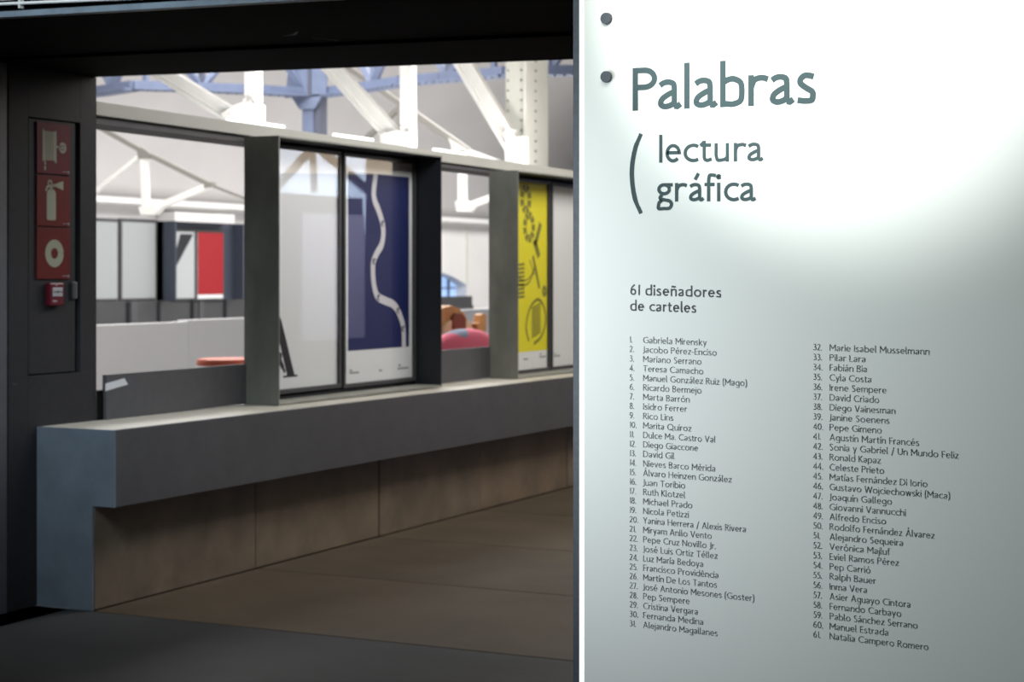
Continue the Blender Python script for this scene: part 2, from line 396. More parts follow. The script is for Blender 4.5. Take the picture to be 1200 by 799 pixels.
        if title: W = .42; S = [[(.17, X + .10), (.17, .18)] + curve([(.17, .18), (.20, h + .03), (.29, h), (.42, h + .05)]), [(.05, X - h), (.40, X - h)], [(.04, X - h - .02), (.17, X + .06)]]
    elif c == 'u': W = .54; S = [[(W - h, X), (W - h, 0)], [(h, X), (h, .25)] + curve([(h, .25), (h + .05, .08), (.24, h), (.38, h + .03), (W - h, .17)])]
    elif c == 'v': W = .50; S = [[(.03, X), (.25, 0)], [(.25, 0), (.47, X)]]
    elif c == 'w': W = .78; S = [[(.03, X), (.21, 0)], [(.21, 0), (.39, X)], [(.39, X), (.57, 0)], [(.57, 0), (.75, X)]]
    elif c == 'x': W = .48; S = [[(.02, X), (.46, 0)], [(.46, X), (.02, 0)]]
    elif c == 'y': W = .50; S = [[(.03, X), (.26, .02)], [(.47, X), (.15, -.30)]]
    elif c == 'z': W = .46; S = [[(.03, X - h), (.42, X - h), (.04, h), (.46, h)]]
    elif c == '1': W = .20; S = [[(W - h, 0), (W - h, 1)]]
    elif c == '2': W = .50; S = [curve([(.06, .82), (.15, .95), (.27, 1 - h), (.42, .88), (.43, .70), (.30, .42), (.06, .06)]) + [(.06, h), (.50, h)]]
    elif c == '3': W = .48; S = [curve([(.06, .90), (.20, 1 - h), (.36, .90), (.37, .72), (.28, .58), (.16, .54)]), curve([(.16, .54), (.34, .50), (.44, .30), (.36, .10), (.20, h), (.03, .10)])]
    elif c == '4': W = .56; S = [[(.42, 0), (.42, .98), (.04, .28), (.56, .28)]]
    elif c == '5': W = .48; S = [[(.42, 1 - h), (.16, 1 - h), (.11, .58)] + curve([(.11, .58), (.26, .58), (.43, .44), (.42, .18), (.24, h), (.03, .08)])]
    elif c == '6': W = .54; S = [arc(.27, .31, .27 - h, .31 - h, 0, 360, 14), curve([(h, .34), (.12, .66), (.26, .86), (.40, 1)])]
    elif c == '7': W = .48; S = [[(.02, 1 - h), (.45, 1 - h), (.14, 0)]]
    elif c == '8': W = .52; S = [arc(.26, .755, .20 - h + .02, .245 - h, 0, 360, 14), arc(.26, .27, .26 - h, .27 - h + .02, 0, 360, 14)]
    elif c == '9': W = .54; S = [arc(.27, .69, .27 - h, .31 - h, 0, 360, 14), curve([(.54 - h, .66), (.42, .34), (.28, .14), (.14, 0)])]
    elif c == '0': W = .60; S = [arc(.30, .5, .30 - h, .5 - h, 0, 360, 18)]
    elif c == '.': W = w * 1.4; S = [[(h, -.01), (h, w * 1.5)]]
    elif c == '-': W = .30; S = [[(0, .36), (.30, .36)]]
    elif c == '(': W = .24; S = [curve([(.22, 1.08), (.09, .85), (h, .42), (.09, 0), (.22, -.22)])]
    elif c == ')': W = .24; S = [curve([(.02, 1.08), (.15, .85), (.24 - h, .42), (.15, 0), (.02, -.22)])]
    elif c == '/': W = .36; S = [[(.02, -.2), (.34, 1.08)]]
    elif c == ' ': W = .24
    if acc:
        t = (1.0 if c.isupper() else X) + .12; cx = W / 2 + (.02 if c == 'ı' else 0)
        if acc == "'": S.append([(cx - .05, t), (cx + .09, t + .24)])
        elif acc == '^': S.append([(cx - .14, t), (cx, t + .16), (cx + .14, t)])
        else: S.append(curve([(cx - .18, t + .03), (cx - .08, t + .12), (cx + .06, t + .04), (cx + .17, t + .12)]))
    return S, W


def text_mesh(mb, txt, u0, v0, cap, width, plane, w=.10, gap=.13, slope=0.0, title=False):
    # one line of lettering; letters scaled in width so the line is exactly 'width' long
    adv = 0; items = []
    for ch in txt:
        S, W = glyph(ch, w, title); items.append((adv, S)); adv += W + gap
    total = adv - gap
    sx = (width / total) if width else cap
    k = 0
    for a, S in items:
        for st in S:
            pts = [(u0 + (a + p[0]) * sx, v0 + p[1] * cap + slope * (a + p[0]) * sx) for p in st]
            mb.ribbon(pts, w * cap, plane, k * 1.5e-5); k = (k + 1) % 6
    return sx / cap


def letters_at(mb, items, v0, cap, plane, w, slope, u_ref):
    # items: (char, left, right); every letter fitted between its own two edges
    k = 0
    for ch, a, b in items:
        S, W = glyph(ch, w, True); sx = (b - a) / W
        if W <= w * 1.3: sx = cap
        for st in S:
            pts = [(a + p[0] * sx, v0 + p[1] * cap + slope * (a + p[0] * sx - u_ref)) for p in st]
            mb.ribbon(pts, w * cap, plane, k * 1.5e-5); k = (k + 1) % 6


# =================================================================== STRUCTURE
Y0 = 5.94          # near end of the ledge
XW = -4.84         # stone wall face
XB = -5.14         # plane of pillar face / header / back panels

fl = setting('floor', (-1.5, 8, 0))
MB().box((-9, -3, -.12), (4.5, 30, -.030)).build('slab_bed', M['joint'], fl)
ys = [-2.46, -1.26, -.06, 1.14, 2.34, 3.54, 4.74, 5.94, 7.14, 8.30, 9.50, 10.75, 11.95, 13.15, 14.35, 15.55, 16.75]
for i in range(len(ys) - 1):
    m = M['floor_near'] if ys[i + 1] <= 5.95 else (M['floor'] if i % 2 else M['floor_b'])
    x0 = -9 if ys[i + 1] <= 5.95 else XW + .002
    MB().box((x0, ys[i] + .0045, -.03), (4.4, ys[i + 1] - .0045, 0)).build('floor_slab', m, fl, bevel=.002)

wl = setting('wall_left', (XW, 8, 0))
MB().box((XW - .10, Y0 + .012, .0), (XW - .03, 16.8, .40)).build('wall_core', M['joint'], wl)
yj = [Y0 + .012, 7.135, 8.30, 9.50, 10.75, 11.95, 13.15, 14.35, 15.55, 16.75]
for i in range(len(yj) - 1):
    d = (.0, .003, .0, .004, .001, .0, .003, .0, .002)[i]
    MB().box((XW - .03, yj[i] + (.005 if i else 0), .004), (XW - d, yj[i + 1] - .005, .435 - .00307 * (yj[i + 1] - Y0))).build('stone_panel', M['stone'] if i % 2 else M['stone_b'], wl, bevel=.0015)

# hall floor, far wall, vault, cornice
hf = setting('floor_hall', (-10, 22, 0))
MB().box((-16.4, 2, -.10), (XW - .12, 46, -.0)).build('hall_floor_board', mat('hall_floor_grey', (.33, .33, .33), .5, noise=.1, scale=1.5), hf)
wf = setting('wall_far', (-16.4, 28, 0))
MB().box((-16.6, 2, 0), (-16.32, 29.1, 2.36)).box((-16.6, 31.39, 0), (-16.32, 46, 2.36)).box((-16.6, 29.1, 0), (-16.32, 31.39, .76)).build('wall_plaster', M['wall_white'], wf)
# wall piece over the arched window
hd = [(29.1, 1.62), (29.5, 1.60), (29.9, 1.53), (30.22, 1.465), (30.52, 1.42), (30.82, 1.365), (31.1, 1.29), (31.39, 1.20)]
MB().prism([(-16.6, 29.1, 2.36)] + [(-16.6, y, z) for y, z in hd] + [(-16.6, 31.39, 2.36)], (.28, 0, 0)).build('wall_over_arch', M['wall_white'], wf)
MB().box((-16.32, 31.37, 1.20), (-16.29, 31.42, 2.36)).build('wall_seam', M['column'], wf)
ct = setting('trim_1', (-16.2, 28, 2.36))
MB().box((-16.6, 2, 2.36), (-16.15, 46, 2.41)).box((-16.6, 2, 2.41), (-16.05, 46, 2.50)).build('cornice', M['wall_white'], ct)
vl = setting('ceiling_vault', (-10.7, 24, 6))
pr = [(-16.5, 2.5), (-16.35, 3.2), (-16.0, 3.9), (-15.3, 4.6), (-14.3, 5.2), (-13.0, 5.7), (-11.5, 6.0), (-9.5, 6.05), (-8, 5.8), (-6.9, 5.4)]
pr = curve(pr, 3); vm = MB(); n = len(pr)
for xa, za in pr: vm.v += [(xa, 2, za), (xa, 46, za)]
for i in range(n - 1): vm.f.append((2 * i, 2 * i + 1, 2 * i + 3, 2 * i + 2)); vm.sm.append(True)
vo = vm.build('vault_shell', M['vault'], vl)
sm = vo.modifiers.new('thickness', 'SOLIDIFY'); sm.thickness = .08
ew = setting('wall_end', (-10.5, 46, 0))
MB().box((-16.6, 46, 0), (XB - .2, 46.15, 6)).build('end_plaster', M['wall_white'], ew)

# header beam running over the openings (slightly out of level, as built)
hdr = setting('trim_2', (XB, 10, 2.1))
b = MB(); ya, yb = 6.331, 17.0
za, zb = 2.108, 2.03
b.hexa([(XB - .30, ya, za), (XB, ya, za), (XB, yb, zb), (XB - .30, yb, zb), (XB - .30, ya, za + .072), (XB, ya, za + .062), (XB, yb, zb + .062), (XB - .30, yb, zb + .072)])
b.build('header_beam', M['header'], hdr, bevel=.003)
b = MB(); b.hexa([(XB - .22, ya, za - .035), (XB - .02, ya, za - .035), (XB - .02, yb, zb - .012), (XB - .22, yb, zb - .012), (XB - .22, ya, za), (XB - .02, ya, za), (XB - .02, yb, zb), (XB - .22, yb, zb)])
b.build('header_track', M['low'], hdr)

stub = setting('trim_4', (-5.1, 17.2, 0))
MB().box((XB - .32, 17.005, 0), (-4.73, 17.4, 3.0)).build('end_pier', M['pillar'], stub)

# black beam across the view (soffit) with its steel edge
bm = setting('trim_3', (-3.2, 5.5, 2.27))
def zs(x): return 2.276 - .0187 * (x + 5.14)
def slopebox(mb, x0, x1, y0, y1, lo, hi):
    return mb.hexa([(x0, y0, zs(x0) + lo), (x1, y0, zs(x1) + lo), (x1, y1, zs(x1) + lo), (x0, y1, zs(x0) + lo),
                    (x0, y0, zs(x0) + hi), (x1, y0, zs(x1) + hi), (x1, y1, zs(x1) + hi), (x0, y1, zs(x0) + hi)])
slopebox(MB(), -8.5, 3.5, 4.64, 5.655, .012, .40).build('soffit_board', M['beam'], bm)
slopebox(MB(), -8.5, 3.5, 5.66, 6.33, .0, .42).build('soffit_board', M['beam'], bm)
sx = -.0187
MB().hexa([(-8.5, 4.60, 2.336), (3.5, 4.60, 2.112), (3.5, 4.64, 2.112), (-8.5, 4.64, 2.336), (-8.5, 4.60, 2.355), (3.5, 4.60, 2.131), (3.5, 4.64, 2.131), (-8.5, 4.64, 2.355)]).build('steel_edge', M['beam_edge'], bm)
sc = MB()
sc.ribbon([(-3.56, 5.42), (-3.50, 5.40), (-3.44, 5.33)], [.004, .016, .006], lambda u, v, l: (u, v, zs(u) + .0105 + l))
sc.ribbon([(-3.49, 5.50), (-3.44, 5.60)], [.004, .010], lambda u, v, l: (u, v, zs(u) + .0105 + l))
sc.build('scuff_mark', M['scuff'], bm)
# bright conduit above the steel edge
cdt = thing('conduit', (-4.0, 4.62, 2.30), 'thin pale metal conduit running above the steel edge of the black beam', 'conduit')
MB().tube((-6.2, 4.625, 2.372), (-3.1, 4.625, 2.268), .0052).build('pipe', M['truss'], cdt)
MB().tube((-6.2, 4.632, 2.358), (-4.10, 4.632, 2.3175), .003).build('thin_pipe', M['truss'], cdt)
MB().box((-4.075, 4.618, 2.284), (-4.068, 4.638, 2.33)).build('clip', M['truss'], cdt)

# =================================================================== PILLAR WITH HATCH AND SIGNS
pl = thing('pillar', (XB - .15, 6.05, 0), 'charcoal painted pillar with recessed service hatch at the left of the openings', 'pillar')
HY0, HY1, HZ0, HZ1 = 5.887, 6.222, .974, 2.066
MB().box((XB - .35, 5.768, 0), (XB - .03, 6.331, 2.275)).build('core', M['gap'], pl)
MB().box((XB - .035, 5.768, 0), (XB, HY0, 2.275)).box((XB - .035, HY1, 0), (XB, 6.331, 2.275)).box((XB - .035, HY0, HZ1), (XB, HY1, 2.275)).box((XB - .035, HY0, 0), (XB, HY1, HZ0)).build('facing', M['pillar'], pl, bevel=.001)
hatch = MB().box((XB - .028, HY0 + .009, HZ0 + .006), (XB - .006, HY1 - .028, HZ1 - .006)).build('hatch', M['pillar'], pl, bevel=.001)
MB().box((XB - .0055, 6.163, 1.295), (XB + .008, 6.190, 1.370)).build('latch', M['frame'], hatch, bevel=.004)
MB().box((XB - .0055, 6.190, 1.297), (XB + .003, 6.197, 1.368)).build('latch_plate', M['tiny'], hatch)
s_ = MB()
for y in (5.795, 5.812): s_.tube((XB, y, .945), (XB + .003, y, .945), .0035, n=10)
s_.build('screw', M['bolt'], pl)
ps = thing('pillar_side_board', (XB - .12, 5.4, 0), 'narrow board coloured lighter as lit at the left edge beside the charcoal pillar', 'wall board')
MB().box((XB - .3, 4.9, 0), (XB + .003, 5.754, 2.275)).build('board', mat('charcoal_paint_lit', (.085, .085, .095), .5, noise=.15, scale=20), ps)  # lighter charcoal puts the stronger light on this piece into its colour

XS = XB - .005
def pic(mb, pts, wd, l=0): return mb.ribbon(pts, wd, lambda u, v, lv: (XS + .0065 + lv, u, v), l)
def poly2(mb, pts, l=0): return mb.poly([(XS + .0065 + l, u, v) for u, v in pts])
def sign(z0, z1, label, m):
    t = thing('fire_sign', (XS, 6.046, z0), label, 'sign', 'fire safety signs on the pillar hatch')
    MB().box((XS - .0005, 5.940, z0), (XS + .006, 6.153, z1)).build('sign_plate', m, t, bevel=.0008)
    q = MB()
    for k in range(4): pic(q, [(6.105 + k * .009, z0 + .013), (6.111 + k * .009, z0 + .013)], .004)
    pic(q, [(6.139, z0 + .012), (6.146, z0 + .012)], .012)
    q.build('maker_mark', M['tiny'], t)
    return t
# hose reel
t = sign(1.832, 2.050, 'dark red hose reel sign, topmost of three on the pillar', M['sign_red'])
q = MB()
for k in range(5): poly2(q, [(5.987 + k * .0135, 1.889), (5.997 + k * .0135, 1.889), (5.997 + k * .0135, 2.014), (5.987 + k * .0135, 2.014)])
poly2(q, [(5.975, 1.884), (5.983, 1.884), (5.983, 2.022), (5.975, 2.022)]); poly2(q, [(6.055, 1.880), (6.064, 1.880), (6.064, 2.018), (6.055, 2.018)])
poly2(q, [(5.983, 1.889), (5.987, 1.889), (5.987, 2.014), (5.983, 2.014)]); poly2(q, [(6.051, 1.889), (6.055, 1.889), (6.055, 2.014), (6.051, 2.014)])
pic(q, [(5.991, 1.889), (5.991, 1.868)], .009); pic(q, [(5.991, 1.864), (5.991, 1.846)], .011)
pic(q, [(6.064, 1.950), (6.090, 1.950)], .008)
pic(q, arc(6.104, 1.948, .019, .019, 0, 360, 20), .009)
pic(q, [(6.088, 1.948), (6.120, 1.948)], .008, .0001); pic(q, [(6.104, 1.932), (6.104, 1.964)], .008, .0002)
q.build('pictogram', M['sign_cream'], t)
# extinguisher
t = sign(1.608, 1.825, 'red fire extinguisher sign, middle one of three on the pillar', M['sign_red2'])
q = MB()
poly2(q, [(6.002, 1.640), (6.008, 1.634), (6.054, 1.634), (6.060, 1.640), (6.060, 1.745)] + arc(6.031, 1.745, .029, .024, 0, 180, 12) + [(6.002, 1.745)])
poly2(q, [(6.022, 1.765), (6.040, 1.765), (6.040, 1.785), (6.022, 1.785)])
pic(q, arc(6.022, 1.792, .011, .011, 0, 360, 14), .007)
pic(q, [(6.035, 1.782), (6.062, 1.785)], .011)
poly2(q, [(6.058, 1.778), (6.108, 1.765), (6.108, 1.805), (6.058, 1.791)])
pic(q, curve([(6.026, 1.782), (6.006, 1.776), (5.996, 1.757)]), .010, .0001)
q.build('pictogram', M['sign_cream'], t)
# alarm
t = sign(1.382, 1.602, 'red alarm button sign with cream ring, lowest of three on the pillar', M['sign_red2'])
pic(MB(), arc(6.051, 1.492, .041, .041, 0, 360, 40), .036).build('pictogram', M['sign_cream'], t)
# call point
cp = thing('fire_alarm_call_point', (XS, 6.05, 1.265), 'small dark red fire alarm call point below the signs', 'alarm call point')
MB().box((XS - .0005, 5.998, 1.268), (XS + .028, 6.088, 1.366)).build('housing', M['call_red'], cp, bevel=.006)
MB().box((XS + .028, 6.012, 1.308), (XS + .031, 6.075, 1.346)).build('push_plate', M['white_plastic'], cp, bevel=.001)
q = MB(); P2 = lambda u, v, l: (XS + .0316 + l, u, v)
q.ribbon([(6.040, 1.327), (6.048, 1.327)], .012, P2); q.ribbon([(6.020, 1.327), (6.030, 1.327)], .005, P2); q.ribbon([(6.058, 1.327), (6.068, 1.327)], .005, P2)
q.ribbon([(6.020, 1.327), (6.068, 1.327)], .0015, P2, .0001)
q.build('arrows', M['ink'], cp)
q = MB(); P3 = lambda u, v, l: (XS + .0286 + l, u, v)
q.ribbon([(6.036, 1.356), (6.042, 1.356)], .006, P3); q.build('indicator', M['white_plastic'], cp); q = MB()
q.ribbon([(6.014, 1.288), (6.042, 1.288)], .006, P3)
q.build('marking', M['white_plastic'], cp)

# =================================================================== LEDGE
lg = thing('ledge', (-4.9, 9, 0), 'long dark grey ledge over the sandstone wall carrying the display boxes', 'ledge')
XF = -4.73
def zl(y): return .756 - .0035 * (y - Y0)
b = MB(); b.hexa([(XB + .001, Y0 + .01, .726), (XF, Y0 + .01, .726), (XF, 17, .69), (XB + .001, 17, .69), (XB + .001, Y0 + .01, zl(Y0)), (XF, Y0 + .01, zl(Y0)), (XF, 17, zl(17)), (XB + .001, 17, zl(17))])
b.hexa([(XB - .16, 6.335, .725), (XB + .001, 6.335, .725), (XB + .001, 17, .69), (XB - .16, 17, .69), (XB - .16, 6.335, zl(6.335)), (XB + .001, 6.335, zl(6.335)), (XB + .001, 17, zl(17)), (XB - .16, 17, zl(17))])
b.build('ledge_top', M['ledge_top'], lg)
b = MB(); b.hexa([(XF - .02, Y0 + .008, .437), (XF + .002, Y0 + .008, .437), (XF + .002, 17, .403), (XF - .02, 17, .403), (XF - .02, Y0 + .008, zl(Y0) + .001), (XF + .002, Y0 + .008, zl(Y0) + .001), (XF + .002, 17, zl(17) + .001), (XF - .02, 17, zl(17) + .001)])
b.build('fascia', M['fascia'], lg, bevel=.0015)
b = MB(); b.hexa([(XW - .05, Y0 + .008, .437), (XF - .02, Y0 + .008, .437), (XF - .02, 17, .403), (XW - .05, 17, .403), (XW - .05, Y0 + .008, .46), (XF - .02, Y0 + .008, .46), (XF - .02, 17, .42), (XW - .05, 17, .42)])
b.build('underside', M['fascia'], lg)
b = MB(); o_ = [(-5.139, 0), (XW - .003, 0), (XW - .003, .437), (XF + .002, .437), (XF + .002, .757), (-5.139, .757)]
b.prism([(x, Y0, z) for x, z in o_], (0, .008, 0))
b.build('end_plate', M['ledge_end'], lg)

# =================================================================== BACK PANELS between boxes
def back_panel(y0, y1, label, z1=.955, dz=0):
    o = MB().box((XB, y0, zl(y0) + .0005), (XB + .022, y1, z1)).build('back_panel', M['low'], bevel=.001)
    tag(o, label, 'panel', 'low dark panels closing the openings'); return o
back_panel(6.372, 7.459, 'low dark panel with tape between the charcoal pillar and first display box')
back_panel(9.166, 10.172, 'low dark panel between the two near display boxes', .945)
back_panel(11.9, 13.0, 'low dark panel right of the yellow poster box', .94)
st_ = MB().box((XB, 6.331, zl(6.4)), (XB + .006, 6.3715, .888)).build('filler_strip', M['gap'])
tag(st_, 'narrow black filler strip between charcoal pillar and taped panel', 'strip')
tp = MB(); tp.poly([(XB + .0235, 6.363, .884), (XB + .0235, 6.522, .904), (XB + .0235, 6.497, .934), (XB + .0235, 6.363, .917)])
tp = tp.build('tape_strip', M['tape']); tag(tp, 'short strip of pale adhesive tape stuck on the low dark panel', 'tape')
sm = tp.modifiers.new('thickness', 'SOLIDIFY'); sm.thickness = .0006; sm.offset = 1

# =================================================================== DISPLAY BOXES AND POSTERS
XG = -5.088
def display_box(y0, y1, ztop, label, group='steel display boxes on the ledge'):
    zb = zl(y0) + .001; XO = -4.926; XI = XB + .008; T = .008
    t = thing('display_box', (-5.03, (y0 + y1) / 2, zb), label, 'display box', group)
    MB().box((XI, y0, zb), (XO, y0 + T, ztop)).build('side_panel', M['box_out'], t, bevel=.001)
    MB().box((XI, y1 - T, zb), (XO, y1, ztop)).build('side_panel', M['box_in'], t, bevel=.001)
    MB().box((XI, y0 + T, ztop - T), (XO, y1 - T, ztop)).build('top_panel', M['box_out'], t)
    MB().box((XI, y0 + T, ztop - T - .002), (XO, y1 - T, ztop - T)).build('top_lining', M['box_in'], t)
    MB().box((XI, y0 + T, zb), (XO, y1 - T, zb + .010)).build('bottom_panel', M['box_out'], t)
    MB().box((XI, y0 + T, zb + .010), (XI + .008, y1 - T, ztop - T - .002)).build('back_panel', M['box_in'], t)
    MB().box((XG - .03, y0 + T, zb + .010), (XG - .012, y1 - T, zb + .026)).build('rail', M['box_in'], t)
    return t

def poster(y0, y1, z0, z1, paper, label, fw=.022):
    # glazed frame: y0..y1, z0..z1 is the visible sheet
    t = thing('framed_poster', (XG - .02, (y0 + y1) / 2, z0 - fw), label, 'poster', 'framed posters in the display boxes')
    x0, x1 = XG - .026, XG + .004
    for a, c in (((y0 - fw, z0 - fw), (y1 + fw, z0)), ((y0 - fw, z1), (y1 + fw, z1 + fw)), ((y0 - fw, z0), (y0, z1)), ((y1, z0), (y1 + fw, z1))):
        MB().box((x0, a[0], a[1]), (x1, c[0], c[1])).build('frame_bar', M['frame'], t, bevel=.001)
    global SHEET
    SHEET = MB().box((x0, y0, z0), (XG - .012, y1, z1)).build('sheet', paper, t)
    MB().box((XG - .003, y0, z0), (XG, y1, z1)).build('glass_pane', M['glass'], t)
    return t
XP = XG - .0115
PP = lambda u, v, l: (XP + l, u, v)
def words(t, specs, m=None):
    for y, z, wd in specs: MB().ribbon([(y, z), (y + wd, z)], .009, PP).build('small_print', m or M['tiny'], SHEET)

display_box(7.462, 9.163, 2.090, 'large grey-green steel box holding the letter A poster and navy poster')
t = poster(7.508, 8.292, .812, 2.046, M['paper'], 'pale poster with a black serif letter A at its lower left corner')
q = MB()
q.poly([PP(*p, 0) for p in [(7.735, 1.185), (7.750, 1.165), (7.872, .880), (7.802, .880), (7.705, 1.12)]])
q.ribbon([(7.735, 1.175), (7.46, .880)], .012, PP, .0002)
q.ribbon([(7.765, .876), (7.900, .876)], .010, PP, .0003); q.ribbon([(7.52, .876), (7.60, .876)], .010, PP, .0003)
q.build('serif_letter', M['ink'], SHEET)
q = MB()
q.ribbon(curve([(7.60, .985), (7.66, .992), (7.72, .985), (7.738, .955), (7.765, .92), (7.780, .897)]), [.03] * 10 + [.05] * 6 + [.03] * 8 + [.02] * 6 + [.012], PP, .0004)
q.ribbon(curve([(7.74, .985), (7.758, 1.0), (7.762, 1.02)]), .007, PP, .0004)
q.build('ink_flourish', M['ink'], SHEET)

t = poster(8.360, 9.122, .806, 2.044, M['paper'], 'navy poster with a winding white ribbon, right of the letter A poster')
MB().poly([PP(8.405, .984, 0), PP(9.085, .984, 0), PP(9.085, 1.966, 0), PP(8.405, 1.966, 0)]).build('navy_field', M['navy'], SHEET)
q = MB()
q.ribbon(curve([(8.704, 1.966), (8.682, 1.866), (8.694, 1.813), (8.73, 1.77), (8.775, 1.699), (8.789, 1.636), (8.77, 1.571), (8.721, 1.526), (8.68, 1.476), (8.673, 1.419), (8.685, 1.343), (8.723, 1.28), (8.809, 1.253), (8.886, 1.236), (8.945, 1.204), (8.995, 1.145), (9.02, 1.085), (9.025, .985)], 5), .047, PP, .0003)
q.build('ribbon', M['ribbon'], SHEET)
q = MB()
for (u, v) in [(8.780, 1.69), (8.685, 1.475), (8.735, 1.272), (8.958, 1.195), (9.018, 1.09)]:
    MB().ribbon(arc(u, v, .014, .014, 30, 300, 10), .008, PP, .0006).ribbon([(u - .015, v - .012), (u + .012, v + .016)], .007, PP, .0008).build('ribbon_mark', M['ink'], SHEET)
words(t, [(8.42, .876, .03), (8.42, .862, .10), (8.74, .862, .035), (8.96, .880, .03), (8.95, .862, .13)])

display_box(10.178, 11.86, 2.060, 'steel box with the yellow poster beside the sign panel edge')
t = poster(10.224, 10.988, .776, 2.010, M['paper'], 'yellow poster with striped olive letterforms in the second display box')
MB().poly([PP(10.224, .893, 0), PP(10.988, .893, 0), PP(10.988, 2.010, 0), PP(10.224, 2.010, 0)]).build('yellow_field', M['yellow'], SHEET)
q = MB()
def stroke(*a): MB().ribbon(*a).build('letter_stroke', M['olive'], SHEET)
L1 = .0003
for a0 in range(0, 360, 45): stroke(arc(10.654, 1.90, .058, .072, a0 + 4, a0 + 38, 5), 0.055, PP, L1)
for a0 in range(20, 380, 40): stroke(arc(10.705, 1.716, .065, .078, a0 + 3, a0 + 34, 5), 0.052, PP, L1)
stroke([(10.80, 1.60), (10.885, 1.745)], 0.046, PP, L1); stroke([(10.784, 1.63), (10.86, 1.52)], 0.052, PP, L1)
for k in range(9): stroke([(10.545, 1.465 - k * .0265), (10.635, 1.470 - k * .0265)], 0.016, PP, L1)
stroke([(10.765, 1.525), (10.865, 1.31)], 0.031, PP, L1); stroke([(10.715, 1.50), (10.785, 1.40)], 0.013, PP, L1)
stroke(curve([(10.48, 1.38), (10.56, 1.335), (10.68, 1.34), (10.76, 1.40), (10.80, 1.47)]), 0.013, PP, L1)
stroke(curve([(10.50, 1.41), (10.60, 1.365), (10.70, 1.375), (10.775, 1.43)]), 0.010, PP, L1)
stroke(arc(10.945, 1.29, .022, .025, 0, 360, 12), 0.029, PP, L1)
for k in range(10): stroke([(10.745, .985 + k * .021), (10.885 , 1.02 + k * .021)], 0.014, PP, L1)
stroke(curve([(10.70, .96), (10.66, 1.06), (10.72, 1.18), (10.84, 1.235), (10.93, 1.19), (10.965, 1.09), (10.90, .99), (10.78, .94)]), 0.021, PP, L1)
words(t, [(10.62, .845, .07), (10.87, .870, .03), (10.87, .850, .10)])
t = poster(11.056, 11.818, .776, 2.006, M['paper'], 'pale blank poster right of the yellow one, cut by the sign panel')
words(t, [(11.10, .862, .03), (11.10, .846, .10)])

# LED tubes on top of the header
for (a, b_, wd, lab) in ((7.40, 7.92, .04, 'glowing tube lamp on header above the grey-green box corner'), (8.40, 8.83, .04, 'glowing tube lamp on header above the navy poster'), (9.545, 9.985, .04, 'glowing tube lamp on header right of the second white strut'),):
    zt = 2.108 + .062 - .00745 * ((a + b_) / 2 - 6.33)
    t = thing('tube_lamp', (XB - .05, (a + b_) / 2, zt), lab, 'lamp', 'tube lamps lying on the header')
    MB().box((XB - .075, a, zt - .004), (XB - .03, b_, zt + .006)).build('lamp_base', M['truss'], t)
    MB().tube((XB - .052, a + .01, zt + .014), (XB - .052, b_ - .01, zt + .014), .010).build('tube', M['led'], t)

# =================================================================== WHITE STRUTS behind the header
def ibeam(t, name, p, q, wd, m, fl=.035, dp=.07):
    # I-section strut seen with its web sunk between two flanges
    p = Vector(p); q = Vector(q); d = (q - p).normalized(); r = d.cross(Vector((0, 1, 0))).normalized()
    b = MB()
    for s in (-1, 1):
        c = r * (s * (wd / 2 - fl * wd / .09 / 4))
        b.bar(p + c, q + c, fl * wd / .09 / 2 * 1.3, dp)
    b.bar(p, q, wd - .01, .012)
    return b.build(name, m, t)

t = thing('roof_strut', (-6.0, 8.68, 2.2), 'white V-shaped steel strut bundle nearest the pillar, above first opening', 'strut', 'white steel struts above the header')
ibeam(t, 'diagonal', (-6.80, 8.68, 2.74), (-6.02, 8.68, 2.31), .085, M['truss'])
ibeam(t, 'vertical', (-5.905, 8.68, 2.30), (-5.905, 8.68, 2.95), .075, M['truss'])
MB().prism([(-6.09, 8.62, 2.335), (-6.05, 8.62, 2.285), (-5.852, 8.62, 2.26), (-5.852, 8.62, 2.385), (-5.93, 8.62, 2.40), (-6.0, 8.62, 2.385)], (0, .10, 0)).build('gusset', M['truss'], t)
for x, z in ((-6.02, 2.33), (-5.97, 2.30), (-5.93, 2.36), (-5.88, 2.32), (-5.885, 2.40), (-5.925, 2.41)): MB().tube((x, 8.622, z), (x, 8.612, z), .007, n=8).build('rivet', M['truss'], t)
t = thing('roof_strut', (-5.95, 10.5, 2.2), 'white V-shaped steel strut above the navy poster', 'strut', 'white steel struts above the header')
ibeam(t, 'diagonal', (-6.72, 10.5, 3.04), (-5.975, 10.5, 2.30), .105, M['truss'])
ibeam(t, 'vertical', (-5.900, 10.5, 2.28), (-5.900, 10.5, 3.15), .085, M['truss'])
MB().prism([(-6.08, 10.43, 2.345), (-6.065, 10.43, 2.245), (-5.863, 10.43, 2.225), (-5.863, 10.43, 2.35), (-5.95, 10.43, 2.37)], (0, .12, 0)).build('gusset', M['truss'], t)
for x, z in ((-6.0, 2.31), (-5.96, 2.28), (-5.90, 2.33), (-5.89, 2.28), (-5.90, 2.38)): MB().tube((x, 10.432, z), (x, 10.42, z), .008, n=8).build('rivet', M['truss'], t)
t = thing('roof_strut', (-5.95, 12.2, 2.2), 'white diagonal steel strut footing against the riveted cream column', 'strut', 'white steel struts above the header')
ibeam(t, 'diagonal', (-6.55, 12.2, 3.30), (-5.92, 12.2, 2.34), .125, M['truss'])
MB().box((-5.995, 12.16, 2.20), (-5.925, 12.24, 2.50)).build('foot_post', M['truss'], t)
MB().prism([(-5.93, 12.15, 2.20), (-5.84, 12.15, 2.20), (-5.84, 12.15, 2.44), (-5.90, 12.15, 2.44), (-5.93, 12.15, 2.40)], (0, .09, 0)).build('gusset', M['truss'], t)
